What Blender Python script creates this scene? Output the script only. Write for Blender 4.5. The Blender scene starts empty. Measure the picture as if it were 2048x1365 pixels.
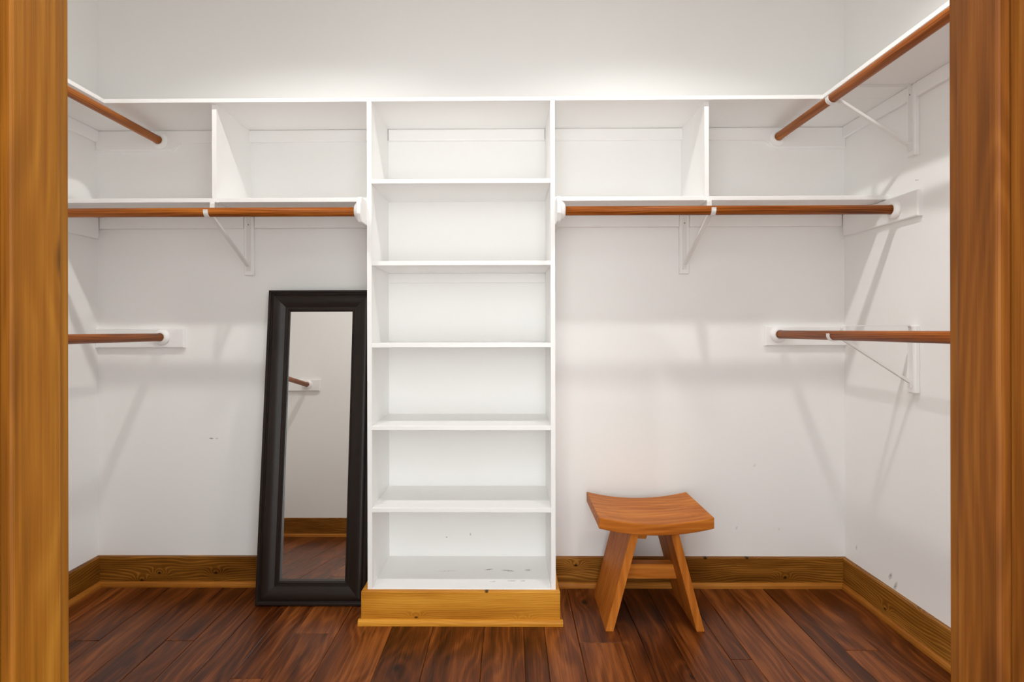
import bpy, bmesh, math, random
from mathutils import Vector, Matrix

random.seed(7)
SC = bpy.context.scene
COL = SC.collection

# ------------------------------------------------------------------ camera
cam_d = bpy.data.cameras.new('camera')
cam_d.sensor_width = 36.0
cam_d.sensor_fit = 'HORIZONTAL'
cam_d.lens = 20.25
cam_d.clip_start = 0.02
cam_d.shift_x = (1024 - 1005.5) / 2048
cam_d.shift_y = (660 - 682.5) / 2048
cam = bpy.data.objects.new('camera', cam_d)
COL.objects.link(cam)
cam.matrix_world = (Matrix.Translation((0, 0, 1.065)) @ Matrix.Rotation(0.010, 4, 'Z')
                    @ Matrix.Rotation(math.pi / 2, 4, 'X') @ Matrix.Rotation(-0.002, 4, 'Z'))
SC.camera = cam

# ------------------------------------------------------------------ world, lamps, exposure
world = bpy.data.worlds.new('world')
SC.world = world
world.use_nodes = True
bg = world.node_tree.nodes['Background']
bg.inputs['Color'].default_value = (0.955, 1.0, 1.0, 1)
bg.inputs['Strength'].default_value = 4.2


def spot(name, loc, watts, angle, blend, radius, color):
    d = bpy.data.lights.new(name, 'SPOT')
    d.energy = watts
    d.spot_size = math.radians(angle)
    d.spot_blend = blend
    d.shadow_soft_size = radius
    d.color = color
    o = bpy.data.objects.new(name, d)
    COL.objects.link(o)
    o.location = loc
    return o


WARM = (1.0, 0.985, 0.95)
spot('recessed_downlight', (-0.78, 1.45, 2.585), 34, 138, 0.38, 0.030, WARM)
spot('recessed_downlight', (0.54, 1.45, 2.585), 34, 138, 0.38, 0.030, WARM)

ad = bpy.data.lights.new('doorway_light', 'AREA')     # unseen area light behind the camera, shining in through the doorway
ad.shape = 'RECTANGLE'
ad.size, ad.size_y = 0.7, 1.2
ad.energy = 14
ad.color = (1.0, 0.985, 0.965)
ao = bpy.data.objects.new('doorway_light', ad)
COL.objects.link(ao)
ao.location = (0.03, -2.6, 1.45)
ao.rotation_euler = (math.radians(90), 0, 0)

vs = SC.view_settings
vs.view_transform = 'Standard'
vs.look = 'None'
vs.exposure = 0.09
vs.gamma = 1.0
vs.use_curve_mapping = False
SC.cycles.max_bounces = 14
SC.cycles.diffuse_bounces = 9
SC.cycles.glossy_bounces = 6


# ------------------------------------------------------------------ materials
def new_mat(name):
    m = bpy.data.materials.new(name)
    m.use_nodes = True
    nt = m.node_tree
    return m, nt, nt.nodes['Principled BSDF']


def N(nt, kind, **kw):
    n = nt.nodes.new(kind)
    for k, v in kw.items():
        setattr(n, k, v)
    return n


def math_n(nt, op, a, b=None, c=None, clamp=False):
    n = nt.nodes.new('ShaderNodeMath')
    n.operation = op
    n.use_clamp = clamp
    for i, v in enumerate((a, b, c)):
        if v is None:
            continue
        if isinstance(v, (int, float)):
            n.inputs[i].default_value = v
        else:
            nt.links.new(v, n.inputs[i])
    return n.outputs[0]


def mix_c(nt, fac, a, b, mode='MIX'):
    n = nt.nodes.new('ShaderNodeMix')
    n.data_type = 'RGBA'
    n.blend_type = mode
    for sock, v in ((n.inputs['Factor'], fac), (n.inputs[6], a), (n.inputs[7], b)):
        if isinstance(v, (int, float)):
            sock.default_value = v
        elif isinstance(v, tuple):
            sock.default_value = (*v, 1)
        else:
            nt.links.new(v, sock)
    return n.outputs[2]


def paint(name, color, rough=0.45, bump=0.02, marks=()):
    """White wall or trim paint; marks are scuffs: (centre, half sizes, rotation, strength)."""
    m, nt, p = new_mat(name)
    tc = N(nt, 'ShaderNodeTexCoord')
    no = N(nt, 'ShaderNodeTexNoise')
    no.inputs['Scale'].default_value = 160
    no.inputs['Detail'].default_value = 3
    nt.links.new(tc.outputs['Object'], no.inputs['Vector'])
    bp = N(nt, 'ShaderNodeBump')
    bp.inputs['Strength'].default_value = bump
    bp.inputs['Distance'].default_value = 0.01
    nt.links.new(no.outputs['Fac'], bp.inputs['Height'])
    nt.links.new(bp.outputs['Normal'], p.inputs['Normal'])
    p.inputs['Roughness'].default_value = rough
    p.inputs['Specular IOR Level'].default_value = 0.35
    col = None
    if marks:
        n2 = N(nt, 'ShaderNodeTexNoise')
        n2.inputs['Scale'].default_value = 220
        n2.inputs['Detail'].default_value = 4
        nt.links.new(tc.outputs['Object'], n2.inputs['Vector'])
        total = None
        for c, h, rot, s in marks:
            mp = N(nt, 'ShaderNodeMapping', vector_type='TEXTURE')
            mp.inputs['Location'].default_value = c
            mp.inputs['Rotation'].default_value = rot
            mp.inputs['Scale'].default_value = h
            nt.links.new(tc.outputs['Object'], mp.inputs['Vector'])
            ln = N(nt, 'ShaderNodeVectorMath', operation='LENGTH')
            nt.links.new(mp.outputs['Vector'], ln.inputs[0])
            f = math_n(nt, 'SUBTRACT', 1.0, ln.outputs['Value'], clamp=True)
            f = math_n(nt, 'MULTIPLY', f, s * 2)
            total = f if total is None else math_n(nt, 'MAXIMUM', total, f)
        g = math_n(nt, 'MULTIPLY', math_n(nt, 'SUBTRACT', n2.outputs['Fac'], 0.36), 4.0, clamp=True)
        total = math_n(nt, 'MULTIPLY', total, g, clamp=True)
        col = mix_c(nt, total, color, (0.30, 0.285, 0.27))
        nt.links.new(col, p.inputs['Base Color'])
    else:
        p.inputs['Base Color'].default_value = (*color, 1)
    return m


def wood(name, axis, dark, mid, light, rings=55.0, wander=1.6, knots=0.0, kscale=2.2, rough=0.38,
         stretch=9.0, var=0.25, coat=0.15, bump=0.12, face='w', streak=6.0, mott=0.0, ring_mix=0.4, spec=0.2, ring_pow=1.6, fine_amp=0.5, kplane='w'):
    """Stained timber: growth rings along one axis, wandering with noise, optional knots, tone varied per piece."""
    m, nt, p = new_mat(name)
    L = nt.links
    tc = N(nt, 'ShaderNodeTexCoord')
    oi = N(nt, 'ShaderNodeObjectInfo')
    sx = N(nt, 'ShaderNodeSeparateXYZ')
    L.new(tc.outputs['Object'], sx.inputs[0])
    a = {'X': (0, 1, 2), 'Y': (1, 0, 2), 'Z': (2, 0, 1)}[axis]
    off = math_n(nt, 'MULTIPLY', oi.outputs['Random'], 61.7)
    u = math_n(nt, 'ADD', sx.outputs[a[0]], off)
    v = math_n(nt, 'ADD', sx.outputs[a[1]], math_n(nt, 'MULTIPLY', oi.outputs['Random'], 13.1))
    w = math_n(nt, 'ADD', sx.outputs[a[2]], math_n(nt, 'MULTIPLY', oi.outputs['Random'], 7.3))

    def vec(su, sv, sw):
        c = N(nt, 'ShaderNodeCombineXYZ')
        L.new(math_n(nt, 'MULTIPLY', u, su), c.inputs[0])
        L.new(math_n(nt, 'MULTIPLY', v, sv), c.inputs[1])
        L.new(math_n(nt, 'MULTIPLY', w, sw), c.inputs[2])
        return c.outputs[0]

    def noise(vc, scale, detail, rgh=0.55):
        n = N(nt, 'ShaderNodeTexNoise')
        n.inputs['Scale'].default_value = scale
        n.inputs['Detail'].default_value = detail
        n.inputs['Roughness'].default_value = rgh
        L.new(vc, n.inputs['Vector'])
        return n.outputs['Fac']

    wob = noise(vec(1, stretch * 0.5, stretch * 0.5), 1.7, 2)
    g = math_n(nt, 'ADD', math_n(nt, 'MULTIPLY', w, 1.0), math_n(nt, 'MULTIPLY', v, 0.55))
    g = math_n(nt, 'MULTIPLY', g, rings * 2.0)
    g = math_n(nt, 'ADD', g, math_n(nt, 'MULTIPLY', wob, wander * 14.0))
    kd = None
    if knots > 0:
        vo = N(nt, 'ShaderNodeTexVoronoi')
        vo.voronoi_dimensions = '2D'
        vo.inputs['Scale'].default_value = kscale
        vo.inputs['Randomness'].default_value = 1.0
        kv = N(nt, 'ShaderNodeCombineXYZ')
        L.new(math_n(nt, 'MULTIPLY', u, 1.5), kv.inputs[0])
        L.new(math_n(nt, 'MULTIPLY', w if kplane == 'w' else v, 2.4), kv.inputs[1])
        L.new(kv.outputs[0], vo.inputs['Vector'])
        kd = vo.outputs['Distance']
        b = math_n(nt, 'POWER', 2.718, math_n(nt, 'MULTIPLY', math_n(nt, 'MULTIPLY', kd, kd), -60.0))
        g = math_n(nt, 'ADD', g, math_n(nt, 'MULTIPLY', b, 26.0 * knots))
    s = math_n(nt, 'MULTIPLY_ADD', math_n(nt, 'SINE', g), 0.5, 0.5)
    s = math_n(nt, 'POWER', s, ring_pow)
    fine = noise(vec(5.0, 330, 330), 1.0, 3, 0.6)
    broad = noise(vec(1.1, streak, streak), 1.4, 4, 0.6)
    cr = N(nt, 'ShaderNodeValToRGB')
    e = cr.color_ramp.elements
    e[0].position, e[0].color = 0.12, (*dark, 1)
    e[1].position, e[1].color = 0.88, (*light, 1)
    em = cr.color_ramp.elements.new(0.5)
    em.color = (*mid, 1)
    t = math_n(nt, 'MULTIPLY_ADD', broad, 1.3, -0.15)
    t = math_n(nt, 'ADD', t, math_n(nt, 'MULTIPLY_ADD', s, ring_mix, -0.4 * ring_mix))
    t = math_n(nt, 'ADD', t, math_n(nt, 'MULTIPLY_ADD', fine, fine_amp, -0.5 * fine_amp))
    t = math_n(nt, 'ADD', t, math_n(nt, 'MULTIPLY_ADD', oi.outputs['Random'], var, -var * 0.5))
    L.new(t, cr.inputs[0])
    col = cr.outputs[0]
    if mott > 0:
        bl = noise(vec(2.0, 7.0, 7.0), 1.3, 5, 0.65)
        bl = math_n(nt, 'MULTIPLY', math_n(nt, 'SUBTRACT', bl, 0.56), 6.0, clamp=True)
        col = mix_c(nt, math_n(nt, 'MULTIPLY', bl, mott), col, tuple(c * 0.3 for c in dark))
    if kd is not None:
        k = math_n(nt, 'SUBTRACT', 1.0, math_n(nt, 'MULTIPLY', kd, 1.0 / 0.045), clamp=True)
        col = mix_c(nt, math_n(nt, 'MULTIPLY', k, 1.5, clamp=True), col, tuple(c * 0.22 for c in dark))
    L.new(col, p.inputs['Base Color'])
    bp = N(nt, 'ShaderNodeBump')
    bp.inputs['Strength'].default_value = bump
    bp.inputs['Distance'].default_value = 0.004
    L.new(math_n(nt, 'ADD', fine, math_n(nt, 'MULTIPLY', broad, 1.2)), bp.inputs['Height'])
    L.new(bp.outputs['Normal'], p.inputs['Normal'])
    p.inputs['Roughness'].default_value = rough
    p.inputs['Specular IOR Level'].default_value = spec
    p.inputs['Coat Weight'].default_value = coat
    p.inputs['Coat Roughness'].default_value = 0.22
    return m


def plain(name, color, rough=0.4, metal=0.0, coat=0.0, grain=0.0):
    m, nt, p = new_mat(name)
    tc = N(nt, 'ShaderNodeTexCoord')
    no = N(nt, 'ShaderNodeTexNoise')
    no.inputs['Scale'].default_value = 40
    nt.links.new(tc.outputs['Object'], no.inputs['Vector'])
    c = mix_c(nt, math_n(nt, 'MULTIPLY', no.outputs['Fac'], grain), color, tuple(min(1, x * 1.8) for x in color))
    nt.links.new(c, p.inputs['Base Color'])
    p.inputs['Roughness'].default_value = rough
    p.inputs['Metallic'].default_value = metal
    p.inputs['Coat Weight'].default_value = coat
    p.inputs['Coat Roughness'].default_value = 0.2
    return m


WHITE = (0.895, 0.893, 0.880)
M = {}
M['wall'] = paint('wall_paint', WHITE, 0.5, 0.03)
M['ceiling'] = paint('ceiling_paint', (0.74, 0.735, 0.72), 0.7, 0.04)
M['wall_right'] = paint('wall_paint_scuffed', WHITE, 0.5, 0.03, marks=(
    ((1.391, 2.115, 0.163), (0.03, 0.009, 0.020), (0.5, 0, 0), 0.8),
    ((1.391, 2.088, 0.137), (0.03, 0.008, 0.028), (0.42, 0, 0), 0.8),
    ((1.391, 2.32, 0.19), (0.02, 0.006, 0.012), (0, 0, 0), 0.4),
    ((1.391, 1.975, 1.572), (0.02, 0.012, 0.003), (0.2, 0, 0), 0.6)))
M['wall_back'] = paint('wall_paint_marked', WHITE, 0.5, 0.03, marks=(
    ((-1.245, 2.4, 0.612), (0.012, 0.02, 0.004), (0, 0, 0), 0.9),
    ((-1.222, 2.4, 0.612), (0.006, 0.02, 0.003), (0, 0, 0), 0.8),
    ((0.945, 2.4, 0.24), (0.004, 0.02, 0.011), (0, 0.5, 0), 0.4),
    ((1.12, 2.4, 0.235), (0.003, 0.02, 0.009), (0, 0.2, 0), 0.35),
    ((1.02, 2.4, 0.50), (0.006, 0.02, 0.010), (0, 0.8, 0), 0.25),
    ((-0.26, 2.4, 0.20), (0.004, 0.02, 0.004), (0, 0, 0), 0.9),
    ((-0.16, 2.4, 0.212), (0.004, 0.02, 0.008), (0, 0, 0), 0.6)))
M['trim'] = paint('shelf_paint', (0.90, 0.895, 0.885), 0.38, 0.02)
M['shelf_low'] = paint('shelf_paint_scuffed', (0.90, 0.895, 0.885), 0.38, 0.02, marks=(
    ((0.0929, 0.1690, 0.1215), (0.022, 0.006, 0.02), (0, 0, 0.25), 0.9),
    ((0.1678, 0.1590, 0.1215), (0.030, 0.008, 0.02), (0, 0, -0.2), 1.0),
    ((0.2479, 0.1640, 0.1215), (0.016, 0.012, 0.02), (0, 0, 0.3), 0.6),
    ((0.1129, 0.0610, 0.1215), (0.018, 0.005, 0.02), (0, 0, 0.1), 0.6),
    ((0.1829, 0.0660, 0.1215), (0.022, 0.005, 0.02), (0, 0, 0), 0.7),
    ((0.2248, 0.0660, 0.1215), (0.012, 0.006, 0.02), (0, 0, 0.2), 0.6),
    ((-0.0671, 0.1540, 0.1215), (0.05, 0.007, 0.02), (0, 0, 0.1), 0.25)))
M['plastic'] = plain('white_plastic', (0.90, 0.895, 0.885), 0.3)
M['steel'] = plain('white_enamel_steel', (0.80, 0.79, 0.77), 0.32)
M['screw'] = plain('screw_metal', (0.35, 0.34, 0.32), 0.4, 0.8)
R_D, R_M, R_L = (0.11, 0.024, 0.0022), (0.32, 0.085, 0.009), (0.52, 0.17, 0.026)
M['rod_x'] = wood('rod_wood_x', 'X', R_D, R_M, R_L, rings=420, wander=2.0, rough=0.4, coat=0.0, streak=26, ring_mix=0.22, spec=0.15, fine_amp=0.7)
M['rod_y'] = wood('rod_wood_y', 'Y', R_D, R_M, R_L, rings=420, wander=2.0, rough=0.4, coat=0.0, streak=26, ring_mix=0.22, spec=0.15, fine_amp=0.7)
B_D, B_M, B_L = (0.075, 0.024, 0.0025), (0.215, 0.078, 0.0085), (0.47, 0.205, 0.034)
M['base_x'] = wood('pine_trim_x', 'X', B_D, B_M, B_L, rings=330, knots=1.0, kscale=2.8, wander=4.6, streak=7, coat=0.0, ring_mix=0.27, ring_pow=2.4, spec=0.15)
M['base_y'] = wood('pine_trim_y', 'Y', B_D, B_M, B_L, rings=330, knots=1.0, kscale=2.8, wander=4.6, streak=7, coat=0.0, ring_mix=0.27, ring_pow=2.4, spec=0.15)
M['plinth_x'] = wood('golden_lit_pine_x', 'X', (0.36, 0.125, 0.010), (0.60, 0.25, 0.025), (0.76, 0.38, 0.055), rings=330, knots=1.0, kscale=3.2, wander=3.6, streak=8, coat=0.0, ring_mix=0.15, ring_pow=2.4, spec=0.12)  # lighter than the baseboards: partly stain, partly light put into the colour
M['plinth_y'] = wood('golden_lit_pine_y', 'Y', (0.36, 0.125, 0.010), (0.60, 0.25, 0.025), (0.76, 0.38, 0.055), rings=330, knots=1.0, kscale=3.2, wander=3.6, streak=8, coat=0.0, ring_mix=0.15, ring_pow=2.4, spec=0.12)  # same stain with light mixed into the tone, for the plinth sides
M['jamb'] = wood('pine_jamb', 'Z', (0.095, 0.029, 0.002), (0.175, 0.060, 0.0045), (0.255, 0.105, 0.011), rings=200, knots=0.3, kscale=1.2, wander=3.5, rough=0.5, streak=26, coat=0.0, ring_mix=0.16, var=0.1, spec=0.12)
M['jamb_red'] = wood('pine_jamb_red', 'Z', (0.060, 0.0165, 0.002), (0.125, 0.037, 0.0042), (0.20, 0.070, 0.010), rings=160, knots=0.7, kscale=1.3, wander=4.5, rough=0.5, streak=17, coat=0.0, ring_mix=0.14, var=0.1, spec=0.12)
M['shoe_x'] = wood('shoe_trim_x', 'X', (0.20, 0.062, 0.007), (0.37, 0.130, 0.017), (0.52, 0.215, 0.04), rings=300, coat=0.0, spec=0.12, ring_mix=0.15)
M['shoe_y'] = wood('shoe_trim_y', 'Y', (0.20, 0.062, 0.007), (0.37, 0.130, 0.017), (0.52, 0.215, 0.04), rings=300, coat=0.0, spec=0.12, ring_mix=0.15)
M['plank'] = wood('hickory_plank', 'Y', (0.030, 0.0062, 0.0010), (0.128, 0.031, 0.005), (0.29, 0.086, 0.018),
                  rings=130, wander=3.2, knots=0.3, kscale=1.1, rough=0.31, var=0.36, coat=0.0, bump=0.22, streak=13, mott=0.7, ring_mix=0.2, spec=0.22, fine_amp=0.85, kplane='v')
M['gap'] = plain('dark_gap', (0.012, 0.006, 0.004), 0.8)
S_D, S_M, S_L = (0.27, 0.068, 0.008), (0.47, 0.142, 0.019), (0.63, 0.225, 0.036)
M['teak_x'] = wood('teak_x', 'X', S_D, S_M, S_L, rings=170, wander=3.0, rough=0.42, stretch=5, streak=14, coat=0.0, ring_mix=0.2, spec=0.09)
M['teak_z'] = wood('teak_z', 'Z', S_D, S_M, S_L, rings=170, wander=2.5, rough=0.46, stretch=5, streak=14, coat=0.0, ring_mix=0.2, spec=0.09)
M['espresso'] = plain('espresso_lacquer', (0.014, 0.0085, 0.0062), 0.38, 0, 0.0, 0.3)
M['espresso'].node_tree.nodes['Principled BSDF'].inputs['Specular IOR Level'].default_value = 0.32
m_, nt_, p_ = new_mat('mirror_silver')
p_.inputs['Base Color'].default_value = (0.98, 0.98, 0.97, 1)
p_.inputs['Metallic'].default_value = 1.0
p_.inputs['Roughness'].default_value = 0.0
M['silver'] = m_


# ------------------------------------------------------------------ mesh helpers
def link(name, me, mat, parent=None, smooth=False):
    if not me.materials:
        me.materials.append(M[mat])
    if smooth:
        me.polygons.foreach_set('use_smooth', [True] * len(me.polygons))
    o = bpy.data.objects.new(name, me)
    COL.objects.link(o)
    if parent is not None:
        o.parent = parent
        base = parent.location.copy()
        if parent.parent is not None:
            base = base + parent.parent.location
        if base.length > 0:
            me.transform(Matrix.Translation(-base))
    return o


def mesh_of(name, bm):
    bmesh.ops.recalc_face_normals(bm, faces=bm.faces)
    me = bpy.data.meshes.new(name)
    bm.to_mesh(me)
    bm.free()
    return me


def box(name, mat, x, y, z, parent=None, bev=0.0, seg=1):
    bm = bmesh.new()
    bmesh.ops.create_cube(bm, size=1.0)
    for v in bm.verts:
        v.co = Vector(((x[0] + x[1]) / 2 + v.co.x * (x[1] - x[0]), (y[0] + y[1]) / 2 + v.co.y * (y[1] - y[0]),
                       (z[0] + z[1]) / 2 + v.co.z * (z[1] - z[0])))
    if bev > 0:
        bmesh.ops.bevel(bm, geom=bm.edges[:], offset=bev, segments=seg, affect='EDGES', profile=0.5)
    return link(name, mesh_of(name, bm), mat, parent)


def prism(name, mat, poly, axis, a, b, parent=None, bev=0.0, bev_side=None):
    """Extrude a polygon: axis X takes (y,z) points, Y takes (x,z), Z takes (x,y)."""
    def P(p, t):
        return {'X': (t, p[0], p[1]), 'Y': (p[0], t, p[1]), 'Z': (p[0], p[1], t)}[axis]
    bm = bmesh.new()
    A = [bm.verts.new(P(p, a)) for p in poly]
    B = [bm.verts.new(P(p, b)) for p in poly]
    n = len(poly)
    bm.faces.new(A)
    bm.faces.new(B[::-1])
    for i in range(n):
        bm.faces.new((A[i], B[i], B[(i + 1) % n], A[(i + 1) % n]))
    if bev > 0:
        if bev_side is None:
            ed = bm.edges[:]
        else:
            S = set(A if bev_side == 'a' else B)
            ed = [e for e in bm.edges if e.verts[0] in S and e.verts[1] in S]
        bmesh.ops.bevel(bm, geom=ed, offset=bev, segments=2, affect='EDGES', profile=0.5)
    return link(name, mesh_of(name, bm), mat, parent)


def lathe(name, mat, prof, origin, direction, parent=None, n=36, close=True):
    """Turn (radius, height) points round an axis through origin."""
    d = Vector(direction).normalized()
    q = Vector((0, 0, 1)).rotation_difference(d)
    bm = bmesh.new()
    rings = []
    for r, h in prof:
        if r < 1e-6:
            rings.append([bm.verts.new(Vector(origin) + q @ Vector((0, 0, h)))])
        else:
            rings.append([bm.verts.new(Vector(origin) + q @ Vector((r * math.cos(2 * math.pi * i / n), r * math.sin(2 * math.pi * i / n), h)))
                          for i in range(n)])
    for A, B in zip(rings, rings[1:]):
        for i in range(n):
            j = (i + 1) % n
            if len(A) == 1 and len(B) > 1:
                bm.faces.new((A[0], B[j], B[i]))
            elif len(B) == 1 and len(A) > 1:
                bm.faces.new((A[i], A[j], B[0]))
            elif len(A) > 1:
                bm.faces.new((A[i], A[j], B[j], B[i]))
    me = mesh_of(name, bm)
    return link(name, me, mat, parent, smooth=True)


def pole(name, mat, p0, p1, r, parent=None, n=32):
    p0, p1 = Vector(p0), Vector(p1)
    L = (p1 - p0).length
    b = 0.002
    o = lathe(name, mat, [(0, 0), (r - b, 0), (r, b), (r, L - b), (r - b, L), (0, L)], p0, p1 - p0, parent, n)
    me = o.data
    for poly in me.polygons:
        if len(poly.vertices) == 3:
            poly.use_smooth = False
    return o


def strip(name, mat, pts, width, thick, frame, parent=None):
    """A flat metal strip bent along pts (out, up); frame maps (out, side, up) to the world."""
    n = len(pts)
    P = [Vector((a, b)) for a, b in pts]
    nor = []
    for i in range(n):
        t = (P[min(i + 1, n - 1)] - P[max(i - 1, 0)]).normalized()
        nor.append(Vector((-t.y, t.x)))
    bm = bmesh.new()
    rows = []
    for i in range(n):
        a = P[i] + nor[i] * thick / 2
        b = P[i] - nor[i] * thick / 2
        rows.append([bm.verts.new(frame(q.x, s, q.y)) for q, s in ((a, -width / 2), (a, width / 2), (b, width / 2), (b, -width / 2))])
    for A, B in zip(rows, rows[1:]):
        for k in range(4):
            l = (k + 1) % 4
            bm.faces.new((A[k], A[l], B[l], B[k]))
    bm.faces.new(rows[0])
    bm.faces.new(rows[-1][::-1])
    return link(name, mesh_of(name, bm), mat, parent)


def thing(name, label, cat, loc=(0, 0, 0), group=None):
    o = bpy.data.objects.new(name, None)
    o.empty_display_size = 0.1
    COL.objects.link(o)
    o.location = loc
    o['label'] = label
    o['category'] = cat
    if group:
        o['group'] = group
    return o


def struct(o, label, cat):
    o['label'] = label
    o['category'] = cat
    o['kind'] = 'structure'
    return o


# ------------------------------------------------------------------ room shell
XL, XR, YB, YF, H = -1.722, 1.391, 2.400, 0.520, 2.60
YW = 0.400                                   # bedroom face of the doorway wall
JL, JR = -0.3995, 0.3945                       # faces of the door jambs
T = 0.10
struct(box('wall_back', 'wall_back', (XL - T, XR + T), (YB, YB + T), (0, H)), 'white painted back wall behind the shelves', 'wall')
struct(box('wall_left', 'wall', (XL - T, XL), (YW, YB), (0, H)), 'white painted side wall at the mirror end', 'wall')
struct(box('wall_right', 'wall_right', (XR, XR + T), (YW, YB), (0, H)), 'white painted side wall with dark scuff marks beyond the stool', 'wall')
struct(box('ceiling', 'ceiling', (XL - T, XR + T), (YW, YB + T), (H, H + 0.08)), 'white closet ceiling above the shelves', 'ceiling')
HEAD = 2.05
bm = bmesh.new()
for x, z in (((XL, JL - 0.02), (0, H)), ((JR + 0.02, XR), (0, H)), ((JL - 0.02, JR + 0.02), (HEAD + 0.02, H))):
    r = bmesh.ops.create_cube(bm, size=1.0)
    for v in r['verts']:
        v.co = Vector((x[0] + (v.co.x + 0.5) * (x[1] - x[0]), YW + (v.co.y + 0.5) * (YF - YW), z[0] + (v.co.z + 0.5) * (z[1] - z[0])))
struct(link('wall_front', mesh_of('wall_front', bm), 'wall'), 'white wall with the doorway, seen in the leaning mirror', 'wall')

# floor: dark bed with every plank laid on it
floor = struct(box('floor', 'gap', (-2.4, 2.4), (-1.6, YB), (-0.04, -0.006)), 'dark reddish brown hardwood plank floor', 'floor')
SEAMS = [XL, -1.60, -1.495, -1.407, -1.29, -1.18, -1.08, -0.97, -0.853, -0.752, -0.603, -0.420, -0.272, -0.089, 0.051, 0.125,
         0.238, 0.384, 0.453, 0.565, 0.713, 0.783, 0.894, 1.04, 1.114, 1.224, XR]
JOINTS = {2: [1.963], 5: [1.965], 9: [2.015], 8: [1.753], 16: [1.961], 20: [1.864], 24: [1.92], 12: [1.32], 14: [1.05], 18: [1.45], 22: [1.2]}
rj = random.Random(3)
for i, (a, b) in enumerate(zip(SEAMS, SEAMS[1:])):
    cuts = list(JOINTS.get(i, []))
    if not cuts:
        cuts = [rj.uniform(0.75, 1.65)]
    elif cuts[0] > 1.6 and rj.random() < 0.7:
        cuts.append(cuts[0] - rj.uniform(0.7, 1.1))
    ys = [-1.6] + sorted(c for c in cuts if c > 0.0) + [YB]
    for y0, y1 in zip(ys, ys[1:]):
        g = 0.0006
        bm = bmesh.new()
        dz = rj.uniform(-0.0004, 0.0004)
        c = 0.0016
        lo = [bm.verts.new(p) for p in ((a + g, y0 + g, -0.006), (b - g, y0 + g, -0.006), (b - g, y1 - g, -0.006), (a + g, y1 - g, -0.006))]
        mi = [bm.verts.new((v.co.x, v.co.y, -0.0012 + dz)) for v in lo]
        hi = [bm.verts.new(p) for p in ((a + g + c, y0 + g + c, dz), (b - g - c, y0 + g + c, dz), (b - g - c, y1 - g - c, dz), (a + g + c, y1 - g - c, dz))]
        for A, B in ((lo, mi), (mi, hi)):
            for k in range(4):
                bm.faces.new((A[k], A[(k + 1) % 4], B[(k + 1) % 4], B[k]))
        bm.faces.new(hi)
        bm.faces.new(lo[::-1])
        link('plank', mesh_of('plank', bm), 'plank', floor)

# baseboards: board with shoe moulding
BH, BT = 0.1225, 0.017
SH, ST = 0.021, 0.013


def quarter(d0, s):
    """Shoe moulding outline: d0 distance from the wall of its back, s sign of the outward direction."""
    pts = [(d0, 0.0), (d0 + s * ST, 0.0)]
    for k in range(7):
        t = k / 6 * math.pi / 2
        pts.append((d0 + s * ST * math.cos(t), 0.006 + (SH - 0.006) * math.sin(t)))
    return pts


def base_x(name, x0, x1, ywall, s, label):
    poly = [(ywall, 0), (ywall + s * BT, 0), (ywall + s * BT, BH - 0.004), (ywall + s * (BT - 0.004), BH), (ywall, BH)]
    o = struct(prism(name, 'base_x', poly, 'X', x0, x1), label, 'baseboard')
    prism('shoe_molding', 'shoe_x', quarter(ywall + s * BT, s), 'X', x0 + (BT if x0 == XL else 0), x1 - (BT if x1 == XR else 0), o)
    return o


def base_y(name, y0, y1, xwall, s, label):
    poly = [(xwall, 0), (xwall + s * BT, 0), (xwall + s * BT, BH - 0.004), (xwall + s * (BT - 0.004), BH), (xwall, BH)]
    o = struct(prism(name, 'base_y', poly, 'Y', y0, y1), label, 'baseboard')
    prism('shoe_molding', 'shoe_y', quarter(xwall + s * BT, s), 'Y', y0, y1, o)
    return o


TL, TR, TF = -0.5155, 0.1698, 2.096          # shelf tower: outer sides and front
base_x('baseboard_back', XL, TL - 0.019, YB, -1, 'brown knotty pine baseboard along the back wall, behind the mirror')
base_x('baseboard_back', TR + 0.014, XR, YB, -1, 'brown knotty pine baseboard along the back wall, behind the stool')
base_y('baseboard_left', YF, YB - BT, XL, 1, 'brown pine baseboard on the side wall at the mirror end')
base_y('baseboard_right', YF, YB - BT, XR, -1, 'dark brown knotty baseboard on the side wall beyond the stool')
base_x('baseboard_front', XL + BT, JL - 0.02, YF, 1, 'pine baseboard under the doorway wall, seen in the mirror')

# door jambs with their stops
t1 = struct(box('trim_1', 'jamb', (JL - 0.02, JL), (YW, YF), (0, HEAD), bev=0.0015), 'orange-brown pine door jamb on the mirror side', 'door jamb')
box('door_stop', 'jamb', (JL, JL + 0.011), (0.447, 0.497), (0, HEAD), t1, bev=0.0022, seg=2)
t2 = struct(box('trim_2', 'jamb_red', (JR, JR + 0.02), (YW, YF), (0, HEAD), bev=0.0015), 'red-brown pine door jamb on the stool side', 'door jamb')
box('door_stop', 'jamb_red', (JR - 0.011, JR), (0.455, 0.497), (0, HEAD), t2, bev=0.0022, seg=2)
struct(box('trim_3', 'jamb', (JL - 0.02, JR + 0.02), (YW, YF), (HEAD, HEAD + 0.02)), 'pine head jamb over the doorway', 'door jamb')

# ------------------------------------------------------------------ shelves
ZT0, ZT1 = 1.8985, 1.9140                    # top shelves
ZL0, ZL1 = 1.5370, 1.5530                    # lower shelves
YLF = 2.114                                  # front of the lower shelves
CL = 0.017                                   # cleat thickness
CB = 1.850                                   # underside of the narrow top cleat

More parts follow.
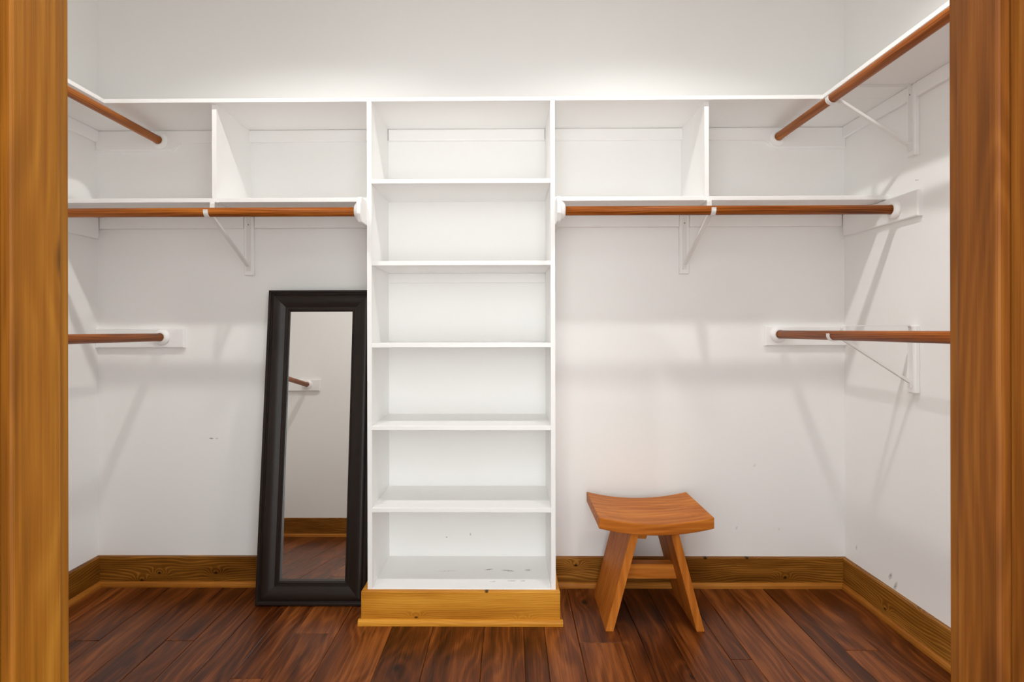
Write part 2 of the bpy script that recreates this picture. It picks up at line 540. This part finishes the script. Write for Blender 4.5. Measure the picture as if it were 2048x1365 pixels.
s = thing('closet_shelf', 'long white shelf board running the whole back wall above the shelf tower', 'shelf', (0, YB, ZT0))
box('board', 'trim', (XL, XR), (TF, YB), (ZT0, ZT1), s, bev=0.0012)
prism('cleat', 'trim', [(XL, ZT0), (XL, 1.8125), (-1.4066, 1.8125), (-1.3660, CB), (TL, CB), (TL, ZT0)], 'Y', YB - CL, YB, s, bev=0.006, bev_side='a')
prism('cleat', 'trim', [(TL + 0.0165, ZT0), (TL + 0.0165, CB), (TR - 0.0163, CB), (TR - 0.0163, ZT0)], 'Y', YB - CL, YB, s, bev=0.006, bev_side='a')
prism('cleat', 'trim', [(TR, ZT0), (TR, CB), (1.0590, CB), (1.0964, 1.8125), (XR, 1.8125), (XR, ZT0)], 'Y', YB - CL, YB, s, bev=0.006, bev_side='a')

SLX, SRX = -1.480, 1.138
s = thing('closet_shelf', 'high white shelf on the side wall at the mirror end', 'shelf', (XL, 1.3, ZT0))
box('board', 'trim', (XL, SLX), (YF, TF), (ZT0, ZT1), s, bev=0.0012)
box('cleat', 'trim', (XL, XL + CL), (YF, YB - CL), (CB, ZT0), s, bev=0.003)
s = thing('closet_shelf', 'high white shelf on the side wall beyond the stool', 'shelf', (XR, 1.3, ZT0))
box('board', 'trim', (SRX, XR), (YF, TF), (ZT0, ZT1), s, bev=0.0012)
box('cleat', 'trim', (XR - CL, XR), (YF, 1.958), (CB, ZT0), s, bev=0.003)
box('cleat', 'trim', (XR - CL, XR), (2.002, YB - CL), (CB, ZT0), s, bev=0.003)

CM = 0.0475                                  # lower cleat height
s = thing('closet_shelf', 'short white shelf above the mirror, meeting the shelf tower', 'shelf', (-1.1, YB, ZL0))
box('board', 'trim', (XL, TL), (YLF, YB), (ZL0, ZL1), s, bev=0.0012)
box('cleat', 'trim', (XL + CL, -1.102), (YB - CL, YB), (ZL0 - CM, ZL0), s, bev=0.002)
box('cleat', 'trim', (-1.056, TL), (YB - CL, YB), (ZL0 - CM, ZL0), s, bev=0.002)
s = thing('closet_shelf', 'short white shelf above the stool, meeting the shelf tower', 'shelf', (0.8, YB, ZL0))
box('board', 'trim', (TR, XR), (YLF, YB), (ZL0, ZL1), s, bev=0.0012)
box('cleat', 'trim', (TR, 0.705), (YB - CL, YB), (ZL0 - CM, ZL0), s, bev=0.002)
box('cleat', 'trim', (0.748, XR - CL), (YB - CL, YB), (ZL0 - CM, ZL0), s, bev=0.002)

for x0, x1, where in ((-1.0925, -1.0757, 'mirror'), (0.7178, 0.7340, 'stool')):
    d = box('shelf_divider', 'trim', (x0, x1), (YLF, YB), (ZL1, ZT0), bev=0.0012)
    # notched round the cleat at the back
    d.data.clear_geometry()
    bm = bmesh.new()
    poly = [(YLF, ZL1), (YB, ZL1), (YB, CB), (YB - CL, CB), (YB - CL, ZT0), (YLF, ZT0)]
    A = [bm.verts.new((x0, y, z)) for y, z in poly]
    B = [bm.verts.new((x1, y, z)) for y, z in poly]
    bm.faces.new(A)
    bm.faces.new(B[::-1])
    for k in range(6):
        bm.faces.new((A[k], B[k], B[(k + 1) % 6], A[(k + 1) % 6]))
    bmesh.ops.recalc_face_normals(bm, faces=bm.faces)
    bm.to_mesh(d.data)
    bm.free()
    d['label'] = 'white upright divider board standing on the short shelf above the ' + where
    d['category'] = 'shelf divider'
    d['group'] = 'dividers between the shelves'

# ------------------------------------------------------------------ shelf tower
tw = thing('shelf_tower', 'tall white open shelf tower of six bays on a golden wood plinth', 'shelving', ((TL + TR) / 2, TF, 0))
ZB = 0.1190
for x0, x1 in ((TL, TL + 0.0165), (TR - 0.0163, TR)):
    prism('side_panel', 'trim', [(TF, ZB), (YB, ZB), (YB, CB), (YB - CL, CB), (YB - CL, ZT0), (TF, ZT0)], 'X', x0, x1, tw)
for zt in (1.6155, 1.3165, 1.0168, 0.7148, 0.4152, 0.1215):
    box('shelf', 'shelf_low' if zt < 0.2 else 'trim', (TL + 0.0165, TR - 0.0163), (TF, YB), (zt - 0.0163, zt), tw, bev=0.001)
box('cleat', 'trim', (TL + 0.0165, TR - 0.0163), (YB - 0.012, YB), (1.3002 - 0.040, 1.3002), tw, bev=0.002)
PF = 2.077
pl = prism('plinth_front', 'plinth_x', [(PF, 0), (TF, 0), (TF, ZB), (PF + 0.003, ZB), (PF, ZB - 0.003)], 'X', TL - 0.019, TR + 0.014, tw)
prism('shoe_molding', 'plinth_x', quarter(PF, -1), 'X', TL - 0.029, TR + 0.024, pl)
pl = box('plinth_side', 'plinth_y', (TL - 0.019, TL), (TF, YB), (0, ZB), tw, bev=0.002)
box('shoe_molding', 'shoe_y', (TL - 0.029, TL - 0.019), (PF, YB - BT - ST), (0, SH), pl, bev=0.004, seg=2)
pl = box('plinth_side', 'plinth_y', (TR, TR + 0.014), (TF, YB), (0, ZB), tw, bev=0.002)
box('shoe_molding', 'shoe_y', (TR + 0.014, TR + 0.024), (PF, YB - BT - ST), (0, SH), pl, bev=0.004, seg=2)

# ------------------------------------------------------------------ rods
RR = 0.0163


def flange(origin, direction, parent):
    f = lathe('end_socket', 'plastic', [(RR, 0.0), (0.0335, 0.0), (0.0345, 0.003), (0.0335, 0.008), (0.029, 0.0125), (0.024, 0.0165), (0.0195, 0.0175), (RR + 0.0004, 0.0165), (RR + 0.0002, 0.002)],
              origin, direction, parent)
    return f


def block(poly, axis, a, b, parent, side):
    return prism('mounting_board', 'trim', poly, axis, a, b, parent, bev=0.004, bev_side=side)


def rod_y(x, z, y0, y1, label):
    r = thing('closet_rod', label, 'closet rod', (x, y1, z), 'brown wooden closet rods')
    pole('pole', 'rod_y', (x, y0 + 0.003, z), (x, y1 - 0.003, z), RR, r)
    flange((x, y1, z), (0, -1, 0), r)
    flange((x, y0, z), (0, 1, 0), r)
    return r


def rect(a, b):
    return [(a[0], b[0]), (a[1], b[0]), (a[1], b[1]), (a[0], b[1])]


rod_y(-1.4481, 1.8535, YF, YB - CL, 'high wooden rod under the side shelf at the mirror end')
rod_y(1.1075, 1.8543, YF, YB - CL, 'high wooden rod in a white hook under the side shelf beyond the stool')
r = rod_y(-1.4414, 1.0367, YF + 0.019, YB - 0.019, 'low wooden rod ending in a white wall board between corner and mirror')
block(rect((XL, -1.351), (0.993, 1.0742)), 'Y', YB - 0.019, YB, r, 'a')
block(rect((XL, -1.351), (0.993, 1.0742)), 'Y', YF, YF + 0.019, r, 'b')
r = rod_y(1.1100, 1.0435, YF + 0.019, YB - 0.019, 'low wooden rod in a free white hook bracket beyond the stool')
block(rect((1.0575, XR), (0.997, 1.0772)), 'Y', YB - 0.019, YB, r, 'a')
block(rect((1.0575, XR), (0.997, 1.0772)), 'Y', YF, YF + 0.019, r, 'b')

RY, RZ = 2.060, 1.4895
Z0, Z1 = 1.4465, 1.5355


def cut_front(y0, y1, c):
    return [(y0, Z0 + c), (y0 + c * 0.8, Z0), (y1, Z0), (y1, Z1), (y0 + c * 0.8, Z1), (y0, Z1 - c)]


r = thing('closet_rod', 'wooden rod under the short shelf above the mirror', 'closet rod', (-1.1, RY, RZ), 'brown wooden closet rods')
block(rect((1.947, YB - CL), (Z0, Z1)), 'X', XL, XL + 0.017, r, 'b')
block(cut_front(2.004, YB - CL, 0.026), 'X', TL - 0.016, TL, r, None)
pole('pole', 'rod_x', (XL + 0.020, RY, RZ), (TL - 0.019, RY, RZ), RR, r)
flange((XL + 0.017, RY, RZ), (1, 0, 0), r)
flange((TL - 0.016, RY, RZ), (-1, 0, 0), r)
r = thing('closet_rod', 'wooden rod under the short shelf above the stool', 'closet rod', (0.8, RY, RZ), 'brown wooden closet rods')
block(rect((1.947, YB - CL), (Z0, Z1)), 'X', XR - 0.017, XR, r, 'a')
block(cut_front(2.004, YB - CL, 0.026), 'X', TR, TR + 0.016, r, None)
pole('pole', 'rod_x', (TR + 0.019, RY, RZ), (XR - 0.020, RY, RZ), RR, r)
flange((XR - 0.017, RY, RZ), (-1, 0, 0), r)
flange((TR + 0.016, RY, RZ), (1, 0, 0), r)


# ------------------------------------------------------------------ hook brackets
def arc(c, r, a0, a1, n=10):
    return [(c[0] + r * math.cos(math.radians(a0 + (a1 - a0) * i / n)), c[1] + r * math.sin(math.radians(a0 + (a1 - a0) * i / n))) for i in range(n + 1)]


def bracket(label, wall, pos, out, zt, rod_z, z_bot, board_top):
    """out: rod distance from the wall; zt: height of the arm; wall 'back' or 'right'."""
    if wall == 'back':
        fr = lambda o, s, z: Vector((pos + s, YB - o, z))
        root = thing('hook_bracket', label, 'bracket', (pos, YB, z_bot), 'white steel rod brackets')
        box('backing_board', 'trim', (pos - 0.0205, pos + 0.0205), (YB - CL, YB), (z_bot, board_top), root, bev=0.003)
    else:
        fr = lambda o, s, z: Vector((XR - o, pos + s, z))
        root = thing('hook_bracket', label, 'bracket', (XR, pos, z_bot), 'white steel rod brackets')
        box('backing_board', 'trim', (XR - CL, XR), (pos - 0.0205, pos + 0.0205), (z_bot, board_top), root, bev=0.003)
    c = CL + 0.0014
    w, th = 0.0170, 0.0032
    za = zt - 0.0016
    # wall leg and arm: one bent strip with rounded corners, turned down behind the rod
    ro = out - RR - 0.013
    leg_bot = z_bot + 0.020
    pts = [(c, leg_bot), (c, za - 0.012)] + arc((c + 0.010, za - 0.010), 0.010, 180, 90, 5)
    pts += arc((ro - 0.010, za - 0.010), 0.010, 90, 0, 5) + [(ro, rod_z + 0.004)]
    strip('arm', 'steel', pts, w, th, fr, root)
    # brace from the foot of the leg up to the hook that cradles the rod
    bot = (c + 0.004, z_bot + 0.038)
    R2 = RR + 0.0022
    hook = arc((out, rod_z), R2, 205, 372, 14)
    start = (ro - 0.002, rod_z - 0.012)
    strip('brace', 'steel', [(c + 0.002, bot[1] - 0.020), bot, start, hook[0]], 0.0140, 0.0085, fr, root)
    strip('hook', 'steel', [(ro + 0.002, rod_z + 0.004)] + hook + [(hook[-1][0] + 0.002, hook[-1][1] + 0.002)], w * 0.95, th, fr, root)
    # foot plate and screws
    strip('foot_plate', 'steel', [(c + 0.0030, leg_bot + 0.001), (c + 0.0030, leg_bot + 0.030)], 0.0125, 0.0034, fr, root)
    d = Vector(fr(1, 0, 0)) - Vector(fr(0, 0, 0))
    for zz, rr in ((leg_bot + 0.009, 0.0030), (leg_bot + 0.021, 0.0026), (za - 0.032, 0.0030)):
        base = c + (0.0047 if zz < za - 0.05 else 0.0013)
        lathe('screw', 'screw', [(rr, 0), (rr, 0.0006), (rr * 0.6, 0.0014), (0, 0.0015)], fr(base, 0, zz), d, root, n=12)
    return root


bracket('white hook bracket on the back wall above the mirror', 'back', -1.0790, YB - RY, ZL0, RZ, 1.2935, ZL0)
bracket('white hook bracket on the back wall above the stool', 'back', 0.7265, YB - RY, ZL0, RZ, 1.2943, ZL0)
bracket('white hook bracket up under the high side shelf beyond the stool', 'right', 1.9800, XR - 1.1075, ZT0, 1.8543, 1.6545, ZT0)
bracket('white hook bracket without a shelf, holding the low rod beyond the stool', 'right', 1.9800, XR - 1.1100, 1.0780, 1.0435, 0.8455, 1.0780)

# ------------------------------------------------------------------ leaning mirror
ML, MR_, MH = -0.979, -0.553, 1.231          # sides and length of the frame
tilt = math.radians(6.4)
MT = 0.040                                   # frame thickness
ca, sa = math.cos(tilt), math.sin(tilt)
Y0, ZLIFT = 2.2060, MT * sa + 0.0005


def mp(x, v, h):
    """x across, v up along the frame, h height over the back (MT = front face)."""
    d = MT - h
    return Vector((x, Y0 + v * sa + d * ca, ZLIFT + v * ca - d * sa))


mir = thing('floor_mirror', 'tall mirror in a black-brown frame leaning against the wall beside the shelf tower', 'mirror', ((ML + MR_) / 2, Y0, 0))
PROF = [(0, 0), (0, 0.0265), (0.0015, 0.028), (0.0095, 0.028), (0.0110, 0.0265), (0.0115, 0.0205), (0.0150, 0.0200), (0.0158, 0.0225), (0.0185, 0.0245),
        (0.026, 0.0262), (0.034, 0.0262), (0.042, 0.0250), (0.050, 0.0226), (0.058, 0.0192), (0.064, 0.0160), (0.0675, 0.0148), (0.0680, 0.0130), (0.0770, 0.0125), (0.0775, 0)]
BEAD = [(0.0775, 0), (0.0775, 0.0128), (0.0785, 0.0140), (0.0805, 0.0140), (0.0820, 0.0128), (0.0830, 0.0090), (0.0855, 0.0080), (0.0860, 0)]


def mitre(name, prof, side, mat, parent):
    bm = bmesh.new()
    rows = []
    for t, h in prof:
        if side == 'L':
            e = ((ML + t, t), (ML + t, MH - t))
        elif side == 'R':
            e = ((MR_ - t, t), (MR_ - t, MH - t))
        elif side == 'B':
            e = ((ML + t, t), (MR_ - t, t))
        else:
            e = ((ML + t, MH - t), (MR_ - t, MH - t))
        rows.append([bm.verts.new(mp(e[0][0], e[0][1], h)), bm.verts.new(mp(e[1][0], e[1][1], h))])
    k = len(rows)
    for i in range(k):
        A, B = rows[i], rows[(i + 1) % k]
        bm.faces.new((A[0], A[1], B[1], B[0]))
    bm.faces.new([q[0] for q in rows])
    bm.faces.new([q[1] for q in rows][::-1])
    me = mesh_of(name, bm)
    o = link(name, me, mat, parent)
    for p in me.polygons:
        p.use_smooth = len(p.vertices) == 4
    me.set_sharp_from_angle(angle=math.radians(28))
    return o


PROF = [(t, h + 0.012 if h > 0 else 0) for t, h in PROF]
BEAD = [(t, h + 0.012 if h > 0 else 0) for t, h in BEAD]
for sd in 'LRBT':
    rail = mitre('frame_rail', PROF, sd, 'espresso', mir)
    mitre('inner_bead', BEAD, sd, 'espresso', rail)
q = 0.0862
bm = bmesh.new()
qv = [bm.verts.new(mp(x, v, h + (0.011 if v > 0.5 else 0.0))) for h in (0.004, 0.0075) for x, v in ((ML + q, q), (MR_ - q, q), (MR_ - q, MH - q), (ML + q, MH - q))]
for f in ((0, 1, 2, 3), (7, 6, 5, 4), (0, 4, 5, 1), (1, 5, 6, 2), (2, 6, 7, 3), (3, 7, 4, 0)):
    bm.faces.new([qv[i] for i in f])
link('mirror_glass', mesh_of('mirror_glass', bm), 'silver', mir)
bm = bmesh.new()
qv = [bm.verts.new(mp(x, v, h)) for h in (0.0004, 0.0026) for x, v in ((ML + q, q), (MR_ - q, q), (MR_ - q, MH - q), (ML + q, MH - q))]
for f in ((0, 1, 2, 3), (7, 6, 5, 4), (0, 4, 5, 1), (1, 5, 6, 2), (2, 6, 7, 3), (3, 7, 4, 0)):
    bm.faces.new([qv[i] for i in f])
link('back_panel', mesh_of('back_panel', bm), 'gap', mir)

# ------------------------------------------------------------------ stool
SX = 0.5142
st = thing('stool', 'orange-brown wooden stool with a curved saddle seat and splayed slab legs', 'stool', (SX, 2.17, 0))
bm = bmesh.new()
HW, NX, TH = 0.2005, 20, 0.0395
y0, y1 = 2.010, 2.330
top = lambda t: 0.3855 + 0.0245 * t * t
rows = []
for i in range(NX + 1):
    t = -1 + 2 * i / NX
    x = SX + HW * t
    rows.append([bm.verts.new(p) for p in ((x, y0, top(t)), (x, y1, top(t)), (x, y1, top(t) - TH), (x, y0, top(t) - TH))])
for A, B in zip(rows, rows[1:]):
    for k in range(4):
        l = (k + 1) % 4
        bm.faces.new((A[k], A[l], B[l], B[k]))
bm.faces.new(rows[0][::-1])
bm.faces.new(rows[-1])
bmesh.ops.recalc_face_normals(bm, faces=bm.faces)
ed = [e for e in bm.edges if len(e.link_faces) == 2 and e.calc_face_angle() > 1.0]
bmesh.ops.bevel(bm, geom=ed, offset=0.003, segments=2, affect='EDGES', profile=0.5)
seat = link('seat', mesh_of('seat', bm), 'teak_x', st)


def slab(name, xs, ys, zs, mat, parent):
    """xs: (bottom in, bottom out, top out, top in) in X; ys: depth; zs: (bottom, top)."""
    poly = [(xs[0], zs[0]), (xs[1], zs[0]), (xs[2], zs[1]), (xs[3], zs[1])]
    return prism(name, mat, poly, 'Y', ys[0], ys[1], parent, bev=0.0016)


slab('leg', (0.3398, 0.3682, 0.4602, 0.4310), (2.0335, 2.3165), (0.0, 0.3515), 'teak_z', st)
slab('leg', (0.6886, 0.6602, 0.5682, 0.5974), (2.0335, 2.3165), (0.0, 0.3515), 'teak_z', st)
zz = (0.1350, 0.1900)
sl = (0.4310 - 0.3398) / 0.3515
inn = lambda z: 0.3682 + sl * z - 0.006
prism('stretcher', 'teak_x', [(inn(zz[0]), zz[0]), (2 * SX - inn(zz[0]), zz[0]), (2 * SX - inn(zz[1]), zz[1]), (inn(zz[1]), zz[1])], 'Y', 2.152, 2.194, st, bev=0.002)
prism('corner_block', 'teak_x', [(0.4480, 0.3060), (0.4980, 0.3020), (0.5030, 0.3150), (0.4980, 0.3462), (0.4480, 0.3480)], 'Y', 2.10, 2.16, st, bev=0.001)
